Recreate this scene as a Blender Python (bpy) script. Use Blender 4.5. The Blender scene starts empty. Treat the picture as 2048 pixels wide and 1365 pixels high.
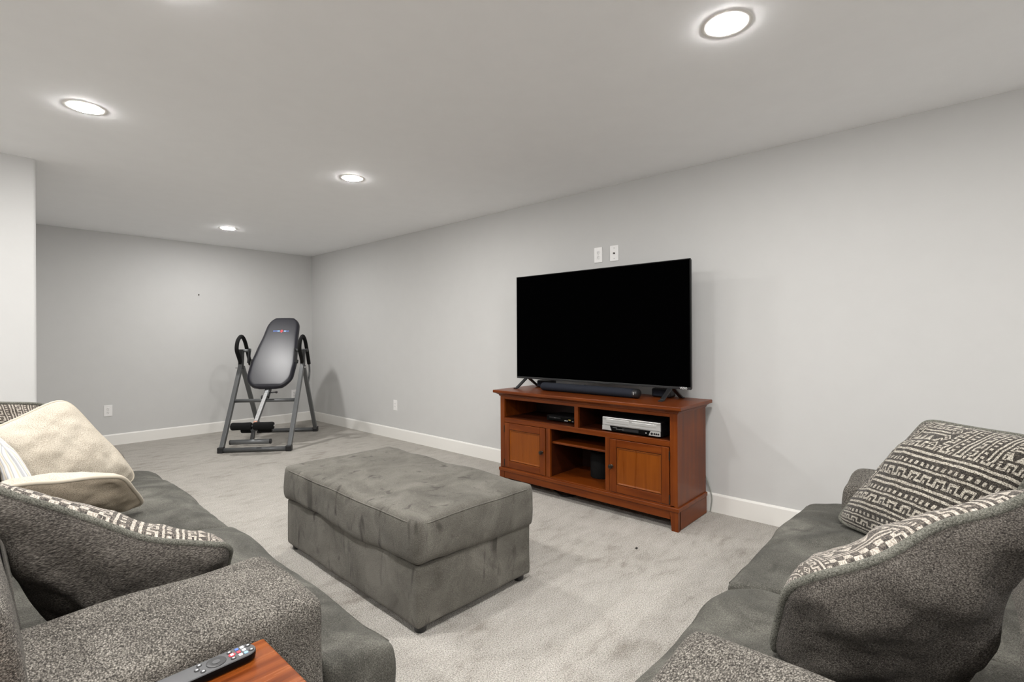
import bpy, bmesh, math, random
from mathutils import Vector, Matrix, noise
from mathutils.bvhtree import BVHTree
random.seed(7)
scene = bpy.context.scene
COL = scene.collection

# ------------------------------------------------------------------ camera
YAW = math.radians(47.717); CAM_H = 1.227; ROLL = 0.00495
F = Vector((math.sin(YAW), math.cos(YAW), 0)); R = Vector((math.cos(YAW), -math.sin(YAW), 0)); U = Vector((0, 0, 1))
cam_d = bpy.data.cameras.new('camera'); cam = bpy.data.objects.new('camera', cam_d); COL.objects.link(cam)
cx = (R - U * ROLL).normalized(); cz = -F; cyv = cz.cross(cx).normalized()
cam.matrix_world = Matrix(((cx.x, cyv.x, cz.x, 0), (cx.y, cyv.y, cz.y, 0), (cx.z, cyv.z, cz.z, CAM_H), (0, 0, 0, 1)))
cam_d.sensor_width = 36; cam_d.lens = 1000.5 / 2048 * 36; cam_d.shift_y = -8.96 / 2048
cam_d.clip_start = 0.02
scene.camera = cam
# ------------------------------------------------------------------ world and exposure
w = bpy.data.worlds.new('world'); scene.world = w; w.use_nodes = True
w.node_tree.nodes['Background'].inputs[0].default_value = (0.8, 0.8, 0.8, 1)
w.node_tree.nodes['Background'].inputs[1].default_value = 0.05
LAMP_E = 725.0     # radiance of an LED diffuser
LAMP_COL = (1.0, 0.982, 0.958)
vs = scene.view_settings
scene.display_settings.display_device = 'sRGB'
vs.view_transform = 'Standard'; vs.look = 'None'; vs.gamma = 1; vs.use_curve_mapping = False
vs.exposure = -0.24
# room
XW, YB, H = 3.524, 7.253, 2.44
X0, Y0 = -2.3, -2.6          # side and rear limits of the room
PX, PY = 0.34, 4.646         # corner of the boxed-out partition

# ------------------------------------------------------------------ node helpers
class N:
    t = None
    def __init__(s, v): s.v = v
    @staticmethod
    def op(o, *a):
        n = N.t.nodes.new('ShaderNodeMath'); n.operation = o
        for i, x in enumerate(a):
            x = x.v if isinstance(x, N) else x
            if isinstance(x, (int, float)): n.inputs[i].default_value = x
            else: N.t.links.new(x, n.inputs[i])
        return N(n.outputs[0])
    def __add__(s, o): return N.op('ADD', s, o)
    __radd__ = __add__
    def __sub__(s, o): return N.op('SUBTRACT', s, o)
    def __rsub__(s, o): return N.op('SUBTRACT', o, s)
    def __mul__(s, o): return N.op('MULTIPLY', s, o)
    __rmul__ = __mul__
    def __truediv__(s, o): return N.op('DIVIDE', s, o)
    def gt(s, o): return N.op('GREATER_THAN', s, o)
    def lt(s, o): return N.op('LESS_THAN', s, o)
    def fr(s): return N.op('FRACT', s)
    def fl(s): return N.op('FLOOR', s)
    def ab(s): return N.op('ABSOLUTE', s)
    def mx(s, o): return N.op('MAXIMUM', s, o)
    def mn(s, o): return N.op('MINIMUM', s, o)
    def mod(s, o): return N.op('FLOORED_MODULO', s, o)
    def pw(s, o): return N.op('POWER', s, o)
    def eq(s, o): return N.op('COMPARE', s, o, 0.2)

def lin(r, g, b):
    f = lambda c: (c / 255 / 12.92) if c / 255 <= 0.04045 else ((c / 255 + 0.055) / 1.055) ** 2.4
    return (f(r), f(g), f(b), 1)

class Mat:
    def __init__(s, name, color=(0.5, 0.5, 0.5, 1), rough=0.6, metal=0.0, spec=0.5, sheen=0.0, coat=0.0):
        s.m = bpy.data.materials.new(name); s.m.use_nodes = True
        s.t = s.m.node_tree; s.b = s.t.nodes['Principled BSDF']; N.t = s.t
        i = s.b.inputs
        i['Base Color'].default_value = color; i['Roughness'].default_value = rough; i['Metallic'].default_value = metal
        i['Specular IOR Level'].default_value = spec; i['Sheen Weight'].default_value = sheen; i['Coat Weight'].default_value = coat
        s.m.diffuse_color = color
    def tex(s, which='Object', scale=(1, 1, 1), rot=(0, 0, 0)):
        c = s.t.nodes.new('ShaderNodeTexCoord'); m = s.t.nodes.new('ShaderNodeMapping')
        m.inputs['Scale'].default_value = scale; m.inputs['Rotation'].default_value = rot
        s.t.links.new(c.outputs[which], m.inputs[0]); return m.outputs[0]
    def noise(s, vec, scale, detail=2, rough=0.5, dist=0.0):
        n = s.t.nodes.new('ShaderNodeTexNoise'); n.inputs['Scale'].default_value = scale; n.inputs['Detail'].default_value = detail
        n.inputs['Roughness'].default_value = rough; n.inputs['Distortion'].default_value = dist
        s.t.links.new(vec, n.inputs['Vector']); return N(n.outputs['Fac'])
    def vor(s, vec, scale, feature='F1', out='Distance'):
        n = s.t.nodes.new('ShaderNodeTexVoronoi'); n.feature = feature; n.inputs['Scale'].default_value = scale
        s.t.links.new(vec, n.inputs['Vector']); return N(n.outputs[out])
    def ramp(s, fac, stops):
        r = s.t.nodes.new('ShaderNodeValToRGB'); e = r.color_ramp.elements
        while len(e) < len(stops): e.new(0.5)
        for el, (p, c) in zip(e, stops): el.position = p; el.color = c
        s.t.links.new(fac.v, r.inputs[0]); return r.outputs[0]
    def mix(s, a, b, fac, mode='MIX'):
        n = s.t.nodes.new('ShaderNodeMix'); n.data_type = 'RGBA'; n.blend_type = mode
        for sock, x in ((n.inputs[0], fac), (n.inputs[6], a), (n.inputs[7], b)):
            x = x.v if isinstance(x, N) else x
            if isinstance(x, (int, float, tuple)): sock.default_value = x
            else: s.t.links.new(x, sock)
        return n.outputs[2]
    def color(s, out): s.t.links.new(out, s.b.inputs['Base Color']); return s
    def rough(s, out): s.t.links.new(out.v if isinstance(out, N) else out, s.b.inputs['Roughness']); return s
    def bump(s, h, strength=0.3, dist=0.002):
        b = s.t.nodes.new('ShaderNodeBump'); b.inputs['Strength'].default_value = strength; b.inputs['Distance'].default_value = dist
        s.t.links.new(h.v, b.inputs['Height']); s.t.links.new(b.outputs[0], s.b.inputs['Normal']); return s

def wall_mat(name, col, bump=0.25):
    m = Mat(name, col, 0.72, spec=0.25)
    v = m.tex('Object')
    n1 = m.noise(v, 60, 3, 0.55); n2 = m.noise(v, 7, 3, 0.6)
    m.color(m.mix(tuple(c * 0.975 for c in col[:3]) + (1,), tuple(min(1, c * 1.02) for c in col[:3]) + (1,), n2))
    m.bump(n1 * 0.5 + n2 * 1.6, bump, 0.002)
    return m.m
M_WALL = wall_mat('wall_paint', (0.585, 0.583, 0.575, 1))
M_CEIL = wall_mat('ceiling_paint', (0.93, 0.935, 0.945, 1), 0.18)
M_TRIM = Mat('white_trim_paint', (0.83, 0.815, 0.78, 1), 0.38).m
M_PLATE = Mat('white_plastic', (0.84, 0.83, 0.82, 1), 0.35).m
M_SLOT = Mat('dark_slot', (0.03, 0.03, 0.03, 1), 0.7).m

def carpet():
    m = Mat('carpet', (0.5, 0.47, 0.43, 1), 0.95, spec=0.1, sheen=0.05)
    v = m.tex('Object')
    big = m.noise(v, 1.7, 4, 0.6, 0.6); mid = m.noise(m.tex('Object', (1, 2.2, 1), (0, 0, 0.7)), 7, 3, 0.6, 0.3)
    fine = m.noise(v, 190, 2, 0.7); fine2 = m.vor(v, 150)
    tone = m.ramp(big * 0.45 + mid * 0.55, [(0.31, (0.305, 0.280, 0.246, 1)), (0.46, (0.452, 0.427, 0.388, 1)), (0.66, (0.52, 0.495, 0.455, 1))])
    sp = m.ramp(fine, [(0.30, (0.30, 0.28, 0.26, 1)), (0.50, (0.93, 0.93, 0.93, 1)), (0.68, (1.42, 1.42, 1.42, 1))])
    m.color(m.mix(tone, sp, 0.85, 'MULTIPLY'))
    m.bump(fine * 1.0 - fine2 * 0.8 + mid * 1.0, 0.8, 0.006)
    return m.m
M_CARPET = carpet()

def wood(name, dark, mid, light, along, rough=0.3, scale=1.0):
    m = Mat(name, mid, rough, spec=0.22, coat=0.06)
    m.b.inputs['Coat Roughness'].default_value = 0.25
    sc = [26 * scale] * 3; sc[along] = 1.6 * scale
    v = m.tex('Object', tuple(sc))
    g = m.noise(v, 1.0, 5, 0.6, 0.7); b = m.noise(m.tex('Object', (1, 1, 1)), 3.0, 3, 0.5)
    c = m.ramp(g * 0.65 + b * 0.35, [(0.28, dark), (0.48, mid), (0.70, light)])
    m.color(c); m.bump(g, 0.06, 0.001)
    m.rough(g * 0.15 + (rough - 0.06))
    return m.m
CH = dict(dark=(0.060, 0.0115, 0.0016, 1), mid=(0.128, 0.0262, 0.0030, 1), light=(0.190, 0.044, 0.0050, 1))
M_CH = [wood('cherry_wood_' + 'xyz'[a], CH['dark'], CH['mid'], CH['light'], a, 0.33) for a in range(3)]
M_CHPANEL = wood('cherry_panel', (0.125, 0.028, 0.0028, 1), (0.182, 0.045, 0.0045, 1), (0.235, 0.063, 0.0065, 1), 2, 0.28)
M_CHIN = wood('shade_painted_interior', (0.022, 0.0045, 0.0013, 1), (0.040, 0.008, 0.002, 1), (0.06, 0.013, 0.003, 1), 1, 0.45)  # extra-dark wood: compartment shade painted into the inner shelf and dividers
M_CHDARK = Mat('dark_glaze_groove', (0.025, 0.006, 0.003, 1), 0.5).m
M_TABLE = wood('acacia_table', (0.055, 0.011, 0.003, 1), (0.175, 0.040, 0.007, 1), (0.29, 0.082, 0.014, 1), 0, 0.25, 1.6)
M_TABLE_E = wood('acacia_edge', (0.07, 0.014, 0.004, 1), (0.17, 0.045, 0.009, 1), (0.27, 0.08, 0.017, 1), 1, 0.4, 1.6)

def chenille(name, dark, mid, light, stretch=(1, 1, 1), scale=240, bumpk=0.9, rot=(0.3, 0.5, 0.6)):
    m = Mat(name, mid, 0.9, spec=0.15, sheen=0.04)
    v = m.tex('Object', stretch, rot)
    a = m.noise(v, scale, 2, 0.6, 0.4); b = m.vor(v, scale * 0.8); big = m.noise(m.tex('Object'), 6, 4, 0.6, 0.8)
    f = a * 0.62 + (1.0 - b) * 0.22 + big * 0.16
    c = m.ramp(f, [(0.37, dark), (0.49, mid), (0.66, light)])
    m.color(c)
    m.bump(a * 1.0 + big * 0.6, bumpk, 0.004)
    return m.m
M_ARM = chenille('textured_grey_chenille', (0.024, 0.021, 0.018, 1), (0.098, 0.089, 0.077, 1), (0.36, 0.335, 0.295, 1), (0.55, 1, 1.5), 380)
M_PILLOWBACK = chenille('plush_grey_back', (0.018, 0.0155, 0.0135, 1), (0.058, 0.051, 0.044, 1), (0.165, 0.150, 0.132, 1), (0.35, 1, 1.4), 420, 0.7, (0.5, 0.9, 0.5))

def suede(name, dark, mid, light, marks=0.5, mscale=(9, 9, 3)):
    m = Mat(name, mid, 0.85, spec=0.15, sheen=0.06)
    v = m.tex('Object')
    big = m.noise(m.tex('Object'), 4.5, 5, 0.6, 1.0)
    mk = m.noise(m.tex('Object', mscale, (0.15, 0.25, 0.3)), 1.0, 2, 0.5, 0.9)
    fine = m.noise(v, 330, 2, 0.6)
    base = m.ramp(big * 0.48 + fine * 0.52, [(0.36, dark), (0.50, mid), (0.64, light)])
    mask = m.ramp(mk, [(0.60, (0, 0, 0, 1)), (0.74, (1, 1, 1, 1))])
    k = m.t.nodes.new('ShaderNodeRGBToBW'); m.t.links.new(mask, k.inputs[0])
    m.color(m.mix(base, (dark[0] * 0.62, dark[1] * 0.61, dark[2] * 0.62, 1), N(k.outputs[0]) * marks))
    m.bump(fine * 0.9 + big * 0.8, 0.6, 0.004)
    return m.m
M_OTTO = suede('ottoman_suede', (0.077, 0.071, 0.060, 1), (0.131, 0.123, 0.106, 1), (0.197, 0.186, 0.162, 1), 0.85, (15, 15, 5))
M_SEAT = suede('seat_suede', (0.036, 0.035, 0.030, 1), (0.080, 0.077, 0.066, 1), (0.165, 0.159, 0.138, 1), 0.5, (7, 7, 5))

def cream_mat(name, dark, light):
    m = Mat(name, light, 0.95, spec=0.1, sheen=0.05)
    v = m.tex('UV', (1, 1, 1))
    wv = m.noise(m.tex('UV', (260, 90, 1)), 1.0, 1, 0.5) * 0.5 + m.noise(m.tex('UV', (90, 260, 1)), 1.0, 1, 0.5) * 0.5
    big = m.noise(m.tex('Object'), 7, 3, 0.5)
    m.color(m.ramp(wv * 0.8 + big * 0.2, [(0.36, dark), (0.56, light)]))
    m.bump(wv, 0.6, 0.004)
    return m.m
M_CREAM = cream_mat('cream_woven', (0.30, 0.255, 0.20, 1), (0.62, 0.565, 0.475, 1))
M_TAN = cream_mat('tan_woven', (0.155, 0.125, 0.092, 1), (0.43, 0.365, 0.28, 1))
M_CREAMPIPE = Mat('cream_piping', (0.52, 0.46, 0.37, 1), 0.9, sheen=0.05).m
M_PIPE = chenille('grey_green_piping', (0.055, 0.055, 0.046, 1), (0.13, 0.128, 0.108, 1), (0.24, 0.235, 0.205, 1), (1, 1, 1), 400, 0.6)

def mudcloth(name, light, mid, dark, rows=15.0, seed=0.0):
    m = Mat(name, mid, 0.9, spec=0.15, sheen=0.15)
    tc = m.t.nodes.new('ShaderNodeTexCoord'); sp = m.t.nodes.new('ShaderNodeSeparateXYZ'); m.t.links.new(tc.outputs['UV'], sp.inputs[0])
    u0, v0 = N(sp.outputs[0]), N(sp.outputs[1])
    wob = (m.noise(tc.outputs['UV'], 9, 2, 0.5) - 0.5) * 0.02
    u0 = u0 + wob; v0 = v0 + wob * 0.8
    def bands(u, v, rows, k):
        r = v * rows + seed; i = r.fl(); f = r.fr()
        def rng(a, b): return f.gt(a) * f.lt(b)
        typ = N.op('FLOORED_MODULO', i * 2.0 + (i * 0.37 + k).fl(), 7.0)
        # row motifs
        t0 = rng(0.12, 0.34) + rng(0.60, 0.82)
        bars = (u * (23 + k)).fr().gt(0.42) * rng(0.12, 0.9)
        mu = (u * (13 + k)).fr(); meander = (mu.lt(0.5) * rng(0.1, 0.3)).mx(mu.gt(0.5) * rng(0.62, 0.85)).mx(((mu - 0.5).ab().lt(0.09)) * rng(0.1, 0.85)).mx(mu.lt(0.12) * rng(0.1, 0.85)).mx((mu - 0.75).ab().lt(0.07) * rng(0.1, 0.42))
        chk = ((u * (19 + k)).fr().gt(0.5) - f.gt(0.5)).ab()
        tri = f.lt(((u * (15 + k)).fr() * 2 - 1).ab() * 0.95) * rng(0.08, 0.92)
        dash = rng(0.1, 0.28) + rng(0.45, 0.8) * (u * (30 + k)).fr().gt(0.5)
        dia = (((u * 12).fr() - 0.5).ab() + (f - 0.5).ab()); diam = (dia.gt(0.28) * dia.lt(0.42)).mx(dia.lt(0.12))
        out = t0 * typ.eq(0.0)
        for q, p in ((1.0, bars), (2.0, meander), (3.0, chk), (4.0, dash), (5.0, tri), (6.0, diam)):
            out = out + p * typ.eq(q)
        return out
    A = bands(u0, v0, rows, 0.0)
    B = bands(v0 * 1.0, u0, rows * 1.2, 2.0)
    side = (u0.lt(0.24) * v0.gt(0.35)).mx(u0.gt(0.46) * u0.lt(0.86) * v0.gt(0.70)).mx(u0.gt(0.80) * v0.lt(0.42))
    pat = A * (1.0 - side) + B * side
    edge = m.noise(m.tex('UV', (70, 70, 1)), 1.0, 2, 0.6)
    thr = m.noise(m.tex('UV', (260, 120, 1)), 1.0, 2, 0.7)
    p2 = (pat * 0.50 + (thr - 0.5) * 1.5 + 0.27 + (edge - 0.5) * 0.7)
    c = m.ramp(p2, [(0.16, dark), (0.36, mid), (0.60, (mid[0] * 2.0, mid[1] * 2.0, mid[2] * 2.0, 1)), (0.90, light)])
    m.color(c); m.bump(pat * 0.8 + thr * 0.8, 0.8, 0.004)
    return m.m
M_MUD = mudcloth('patterned_chenille', (0.58, 0.54, 0.46, 1), (0.066, 0.057, 0.047, 1), (0.012, 0.010, 0.009, 1))
M_MUD2 = mudcloth('patterned_chenille_b', (0.58, 0.53, 0.46, 1), (0.13, 0.112, 0.094, 1), (0.025, 0.021, 0.018, 1), 17.0, 3.0)

def stripes():
    m = Mat('striped_cotton', (0.7, 0.7, 0.7, 1), 0.9)
    tc = m.t.nodes.new('ShaderNodeTexCoord'); sp = m.t.nodes.new('ShaderNodeSeparateXYZ'); m.t.links.new(tc.outputs['UV'], sp.inputs[0])
    v = (N(sp.outputs[0]) * 6).fr()
    m.color(m.ramp(v, [(0.0, (0.62, 0.63, 0.66, 1)), (0.3, (0.75, 0.74, 0.72, 1)), (0.5, (0.56, 0.49, 0.39, 1)), (0.7, (0.72, 0.68, 0.6, 1)), (0.85, (0.36, 0.37, 0.39, 1)), (1.0, (0.62, 0.63, 0.66, 1))]))
    return m.m
M_STRIPE = stripes()
M_BLACK = Mat('black_plastic', (0.012, 0.012, 0.013, 1), 0.42).m
M_BLACKG = Mat('black_gloss', (0.004, 0.004, 0.004, 1), 0.30, spec=0.08).m
M_FOAM = Mat('black_foam', (0.008, 0.008, 0.008, 1), 0.9, spec=0.2).m
M_SCREEN = Mat('screen_glass', (0.0006, 0.0006, 0.0007, 1), 0.30, spec=0.0).m
def grille():
    m = Mat('soundbar_cloth', (0.012, 0.014, 0.020, 1), 0.85, spec=0.2)
    n = m.noise(m.tex('Object'), 600, 1); m.color(m.ramp(n, [(0.35, (0.006, 0.007, 0.011, 1)), (0.65, (0.024, 0.028, 0.040, 1))])); m.bump(n, 0.3, 0.001); return m.m
M_GRILLE = grille()
M_SILVER = Mat('brushed_silver', (0.66, 0.66, 0.65, 1), 0.32, metal=0.55).m
M_SILVERD = Mat('dark_silver', (0.30, 0.30, 0.30, 1), 0.4, metal=0.5).m
M_STEEL = Mat('grey_powder_coated_steel', (0.13, 0.135, 0.138, 1), 0.36, metal=0.35).m
M_CHROME = Mat('bright_steel', (0.62, 0.62, 0.61, 1), 0.22, metal=0.9).m
M_BRONZE = Mat('antique_bronze', (0.045, 0.038, 0.030, 1), 0.33, metal=0.8).m
def vinyl():
    m = Mat('black_vinyl', (0.012, 0.012, 0.018, 1), 0.40, spec=0.5); n = m.noise(m.tex('Object'), 90, 3, 0.6)
    m.bump(n, 0.15, 0.002); return m.m
M_VINYL = vinyl()
M_SCALE = Mat('scale_label', (0.40, 0.40, 0.40, 1), 0.5).m
M_WHITE = Mat('white_print', (0.82, 0.82, 0.82, 1), 0.5).m
M_BLUE = Mat('blue_print', (0.06, 0.13, 0.42, 1), 0.5).m
M_LBLUE = Mat('light_blue_print', (0.25, 0.50, 0.85, 1), 0.5).m
M_RED = Mat('red_print', (0.55, 0.03, 0.05, 1), 0.5).m
M_COPPER = Mat('orange_sticker', (0.55, 0.20, 0.09, 1), 0.45).m
M_GREYP = Mat('grey_print', (0.22, 0.22, 0.22, 1), 0.5).m
M_REMOTE = Mat('remote_top', (0.055, 0.055, 0.058, 1), 0.48).m
M_YEL = Mat('amber_mark', (0.75, 0.58, 0.12, 1), 0.5).m
M_CABLE = Mat('black_cable', (0.01, 0.01, 0.01, 1), 0.5).m
M_CORD = Mat('grey_cord', (0.30, 0.31, 0.28, 1), 0.5).m
def emis(name, col, s):
    m = Mat(name, (0.9, 0.9, 0.9, 1)); m.b.inputs['Emission Color'].default_value = col; m.b.inputs['Emission Strength'].default_value = s; return m.m
M_LAMP = emis('led_diffuser', LAMP_COL + (1,), LAMP_E)

# ------------------------------------------------------------------ mesh helpers
def link(name, me, mats, parent=None, smooth=False):
    o = bpy.data.objects.new(name, me); COL.objects.link(o)
    if not isinstance(mats, (list, tuple)): mats = [mats]
    for m in mats: me.materials.append(m)
    if smooth:
        for p in me.polygons: p.use_smooth = True
    if parent: o.parent = parent
    return o
def obj(name, bm, mats, parent=None, smooth=False):
    bmesh.ops.recalc_face_normals(bm, faces=bm.faces[:])
    me = bpy.data.meshes.new(name); bm.to_mesh(me); bm.free(); return link(name, me, mats, parent, smooth)
def tag(o, label, cat, group=None):
    o['label'] = label; o['category'] = cat
    if group: o['group'] = group
    return o
def thing(name, label, cat, loc=(0, 0, 0), rotz=0, group=None):
    o = bpy.data.objects.new(name, None); COL.objects.link(o); o.location = loc; o.rotation_euler = (0, 0, rotz); o.empty_display_size = 0.1
    return tag(o, label, cat, group)
def struct(o): o['kind'] = 'structure'; return o
def box(bm, x0, x1, y0, y1, z0, z1, bev=0.0, seg=2):
    r = bmesh.ops.create_cube(bm, size=1); vs_ = r['verts']
    for v in vs_: v.co = Vector(((x0 + x1) / 2 + v.co.x * (x1 - x0), (y0 + y1) / 2 + v.co.y * (y1 - y0), (z0 + z1) / 2 + v.co.z * (z1 - z0)))
    if bev > 0:
        es = list({e for v in vs_ for e in v.link_edges})
        bmesh.ops.bevel(bm, geom=es, offset=bev, segments=seg, affect='EDGES', profile=0.5)
    return bm
def B(*a, **k): return box(bmesh.new(), *a, **k)
def hexa(bm, p):   # p: 4 bottom then 4 top, matching order
    v = [bm.verts.new(q) for q in p]
    for f in ((3, 2, 1, 0), (4, 5, 6, 7), (0, 1, 5, 4), (1, 2, 6, 5), (2, 3, 7, 6), (3, 0, 4, 7)): bm.faces.new([v[i] for i in f])
    return bm
def tube(bm, pts, r, n=10, closed=False, cap=True, sq=None):
    pts = [Vector(p) for p in pts]; L = len(pts); rings = []; up = None
    for i, p in enumerate(pts):
        a = pts[(i - 1) % L] if (closed or i > 0) else pts[i]; b = pts[(i + 1) % L] if (closed or i < L - 1) else pts[i]
        t = (b - a).normalized()
        if up is None:
            up = Vector((0, 0, 1)) if abs(t.z) < 0.9 else Vector((0, 1, 0))
        up = (up - t * up.dot(t)).normalized(); sd = t.cross(up)
        rr = r[i] if isinstance(r, (list, tuple)) else r
        rings.append([bm.verts.new(p + (up * math.sin(k / n * math.tau) + sd * math.cos(k / n * math.tau)) * rr) for k in range(n)])
    for i in range(L if closed else L - 1):
        A, C = rings[i], rings[(i + 1) % L]
        for k in range(n): bm.faces.new((A[k], A[(k + 1) % n], C[(k + 1) % n], C[k]))
    if cap and not closed: bm.faces.new(rings[0][::-1]); bm.faces.new(rings[-1])
    return bm
def beam(bm, p0, p1, w, h, side=Vector((1, 0, 0)), bev=0.004):
    p0, p1 = Vector(p0), Vector(p1); t = (p1 - p0).normalized(); s = (side - t * side.dot(t)).normalized(); n = s.cross(t)
    b2 = bmesh.new(); L = (p1 - p0).length; box(b2, -w / 2, w / 2, -h / 2, h / 2, 0, L, bev, 2)
    mt = Matrix(((s.x, n.x, t.x, p0.x), (s.y, n.y, t.y, p0.y), (s.z, n.z, t.z, p0.z), (0, 0, 0, 1)))
    bmesh.ops.transform(b2, matrix=mt, verts=b2.verts[:]); me = bpy.data.meshes.new('t'); b2.to_mesh(me); b2.free(); bm.from_mesh(me); bpy.data.meshes.remove(me); return bm
def lathe(bm, prof, n=32, axis='z', c=(0, 0, 0)):
    c = Vector(c); rings = []
    for r, h in prof:
        ring = []
        for k in range(n):
            a = k / n * math.tau; x, y = r * math.cos(a), r * math.sin(a)
            ring.append(bm.verts.new(c + (Vector((x, y, h)) if axis == 'z' else Vector((h, x, y)) if axis == 'x' else Vector((x, h, y)))))
        rings.append(ring)
    for A, C in zip(rings, rings[1:]):
        for k in range(n): bm.faces.new((A[k], A[(k + 1) % n], C[(k + 1) % n], C[k]))
    bm.faces.new(rings[0][::-1]); bm.faces.new(rings[-1]); return bm
def prism(bm, poly, x0, x1, axis='x'):   # poly in the two other axes (in order)
    def P(a, b, t): return {'x': (t, a, b), 'y': (a, t, b), 'z': (a, b, t)}[axis]
    A = [bm.verts.new(P(a, b, x0)) for a, b in poly]; C = [bm.verts.new(P(a, b, x1)) for a, b in poly]
    bm.faces.new(A); bm.faces.new(C[::-1]); n = len(poly)
    for i in range(n): bm.faces.new((A[i], C[i], C[(i + 1) % n], A[(i + 1) % n]))
    return bm
def smooth_by_angle(o, deg=40):
    me = o.data
    for p in me.polygons: p.use_smooth = True
    bm = bmesh.new(); bm.from_mesh(me)
    for e in bm.edges:
        if len(e.link_faces) == 2 and e.calc_face_angle(0) > math.radians(deg): e.smooth = False
    bm.to_mesh(me); bm.free(); return o
def soft(name, bm, mat, parent, voxel=0.014, it=12, amp=0.006, freq=5.0, fn=None, seed=0, amp2=0.0, freq2=20.0):
    """upholstery: union of blocks, remeshed and relaxed into one padded form"""
    bmesh.ops.recalc_face_normals(bm, faces=bm.faces[:])
    me = bpy.data.meshes.new(name); bm.to_mesh(me); bm.free(); o = bpy.data.objects.new(name, me); COL.objects.link(o)
    r = o.modifiers.new('r', 'REMESH'); r.mode = 'VOXEL'; r.voxel_size = voxel
    s = o.modifiers.new('s', 'SMOOTH'); s.factor = 0.5; s.iterations = it
    dg = bpy.context.evaluated_depsgraph_get(); dg.update()
    m2 = bpy.data.meshes.new_from_object(o.evaluated_get(dg)); bpy.data.objects.remove(o); bpy.data.meshes.remove(me)
    off = Vector((seed * 3.1, seed * 1.7, seed * 2.3))
    nv = [v.normal.copy() for v in m2.vertices]
    for v, n in zip(m2.vertices, nv):
        c = v.co.copy(); d = noise.noise(c * freq + off) * amp
        if amp2: d += noise.noise(c * freq2 + off) * amp2
        v.co = c + n * d
        if fn: v.co = fn(v.co, n)
    m2.name = name
    o2 = link(name, m2, mat, parent, True)
    return o2
def surface_seam(name, o, pts, dirs, r, mat, parent, closed=True):
    me = o.data; bvh = BVHTree.FromPolygons([v.co[:] for v in me.vertices], [p.vertices[:] for p in me.polygons])
    path = []
    for p, d in zip(pts, dirs):
        h = bvh.ray_cast(Vector(p), Vector(d))
        if h[0]: path.append(h[0] + h[1] * r * 0.15)
    L = len(path)
    for _ in range(2): path = [path[i] if (not closed and i in (0, L - 1)) else (path[i - 1] + path[i] * 2 + path[(i + 1) % L]) / 4 for i in range(L)]
    return obj(name, tube(bmesh.new(), path, r, 6, closed), mat, parent, True)
def text_mesh(name, s, size, mat, parent, M, depth=0.0008):
    cu = bpy.data.curves.new(name, 'FONT'); cu.body = s; cu.size = size; cu.align_x = 'CENTER'; cu.align_y = 'CENTER'; cu.extrude = depth
    o = bpy.data.objects.new(name, cu); COL.objects.link(o); dg = bpy.context.evaluated_depsgraph_get(); dg.update()
    me = bpy.data.meshes.new_from_object(o.evaluated_get(dg)); bpy.data.objects.remove(o); me.transform(M); return link(name, me, mat, parent)
def frame_mat(o, x, y):
    x = Vector(x).normalized(); y = Vector(y).normalized(); z = x.cross(y); o = Vector(o)
    return Matrix(((x.x, y.x, z.x, o.x), (x.y, y.y, z.y, o.y), (x.z, y.z, z.z, o.z), (0, 0, 0, 1)))

# ------------------------------------------------------------------ the room
T = 0.12
struct(obj('floor', B(X0 - T, XW + T, Y0 - T, YB + T, -0.1, 0), M_CARPET))
struct(obj('ceiling', B(X0 - T, XW + T, Y0 - T, YB + T, H, H + 0.1), M_CEIL))
struct(obj('wall_right', B(XW, XW + T, Y0, YB, 0, H), M_WALL))
struct(obj('wall_back', B(PX - 0.05, XW + T, YB, YB + T, 0, H), M_WALL))
struct(obj('wall_left', B(X0 - T, X0, Y0, PY, 0, H), M_WALL))
struct(obj('wall_front', B(X0 - T, XW + T, Y0 - T, Y0, 0, H), M_WALL))
bm = bmesh.new(); rr = 0.022          # boxed-out partition with a bullnose corner
poly = [(X0 - T, YB + T), (X0 - T, PY)] + [(PX - rr + rr * math.sin(a), PY + rr - rr * math.cos(a)) for a in [i / 8 * math.pi / 2 for i in range(9)]] + [(PX, YB + T)]
o = struct(obj('wall_partition', prism(bm, poly, 0, H, 'z'), M_WALL)); smooth_by_angle(o, 30)
def baseboard(name, axis, a0, a1, face, sgn):
    h, t = 0.129, 0.014
    pr = [(face, 0), (face + sgn * t, 0), (face + sgn * t, h - 0.012), (face + sgn * (t - 0.004), h - 0.003), (face + sgn * (t - 0.008), h), (face, h)]
    bm = bmesh.new()
    A = []; C = []
    for f, z in pr:
        A.append(bm.verts.new((f, a0, z) if axis == 'y' else (a0, f, z))); C.append(bm.verts.new((f, a1, z) if axis == 'y' else (a1, f, z)))
    bm.faces.new(A); bm.faces.new(C[::-1])
    for i in range(len(pr)): bm.faces.new((A[i], C[i], C[(i + 1) % len(pr)], A[(i + 1) % len(pr)]))
    return struct(obj(name, bm, M_TRIM))
baseboard('baseboard_right', 'y', Y0, YB, XW, -1)
baseboard('baseboard_back', 'x', PX, XW - 0.014, YB, -1)
baseboard('baseboard_partition', 'x', X0, PX, PY, -1)
baseboard('baseboard_partition_side', 'y', PY - 0.014, YB - 0.014, PX, 1)

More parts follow.
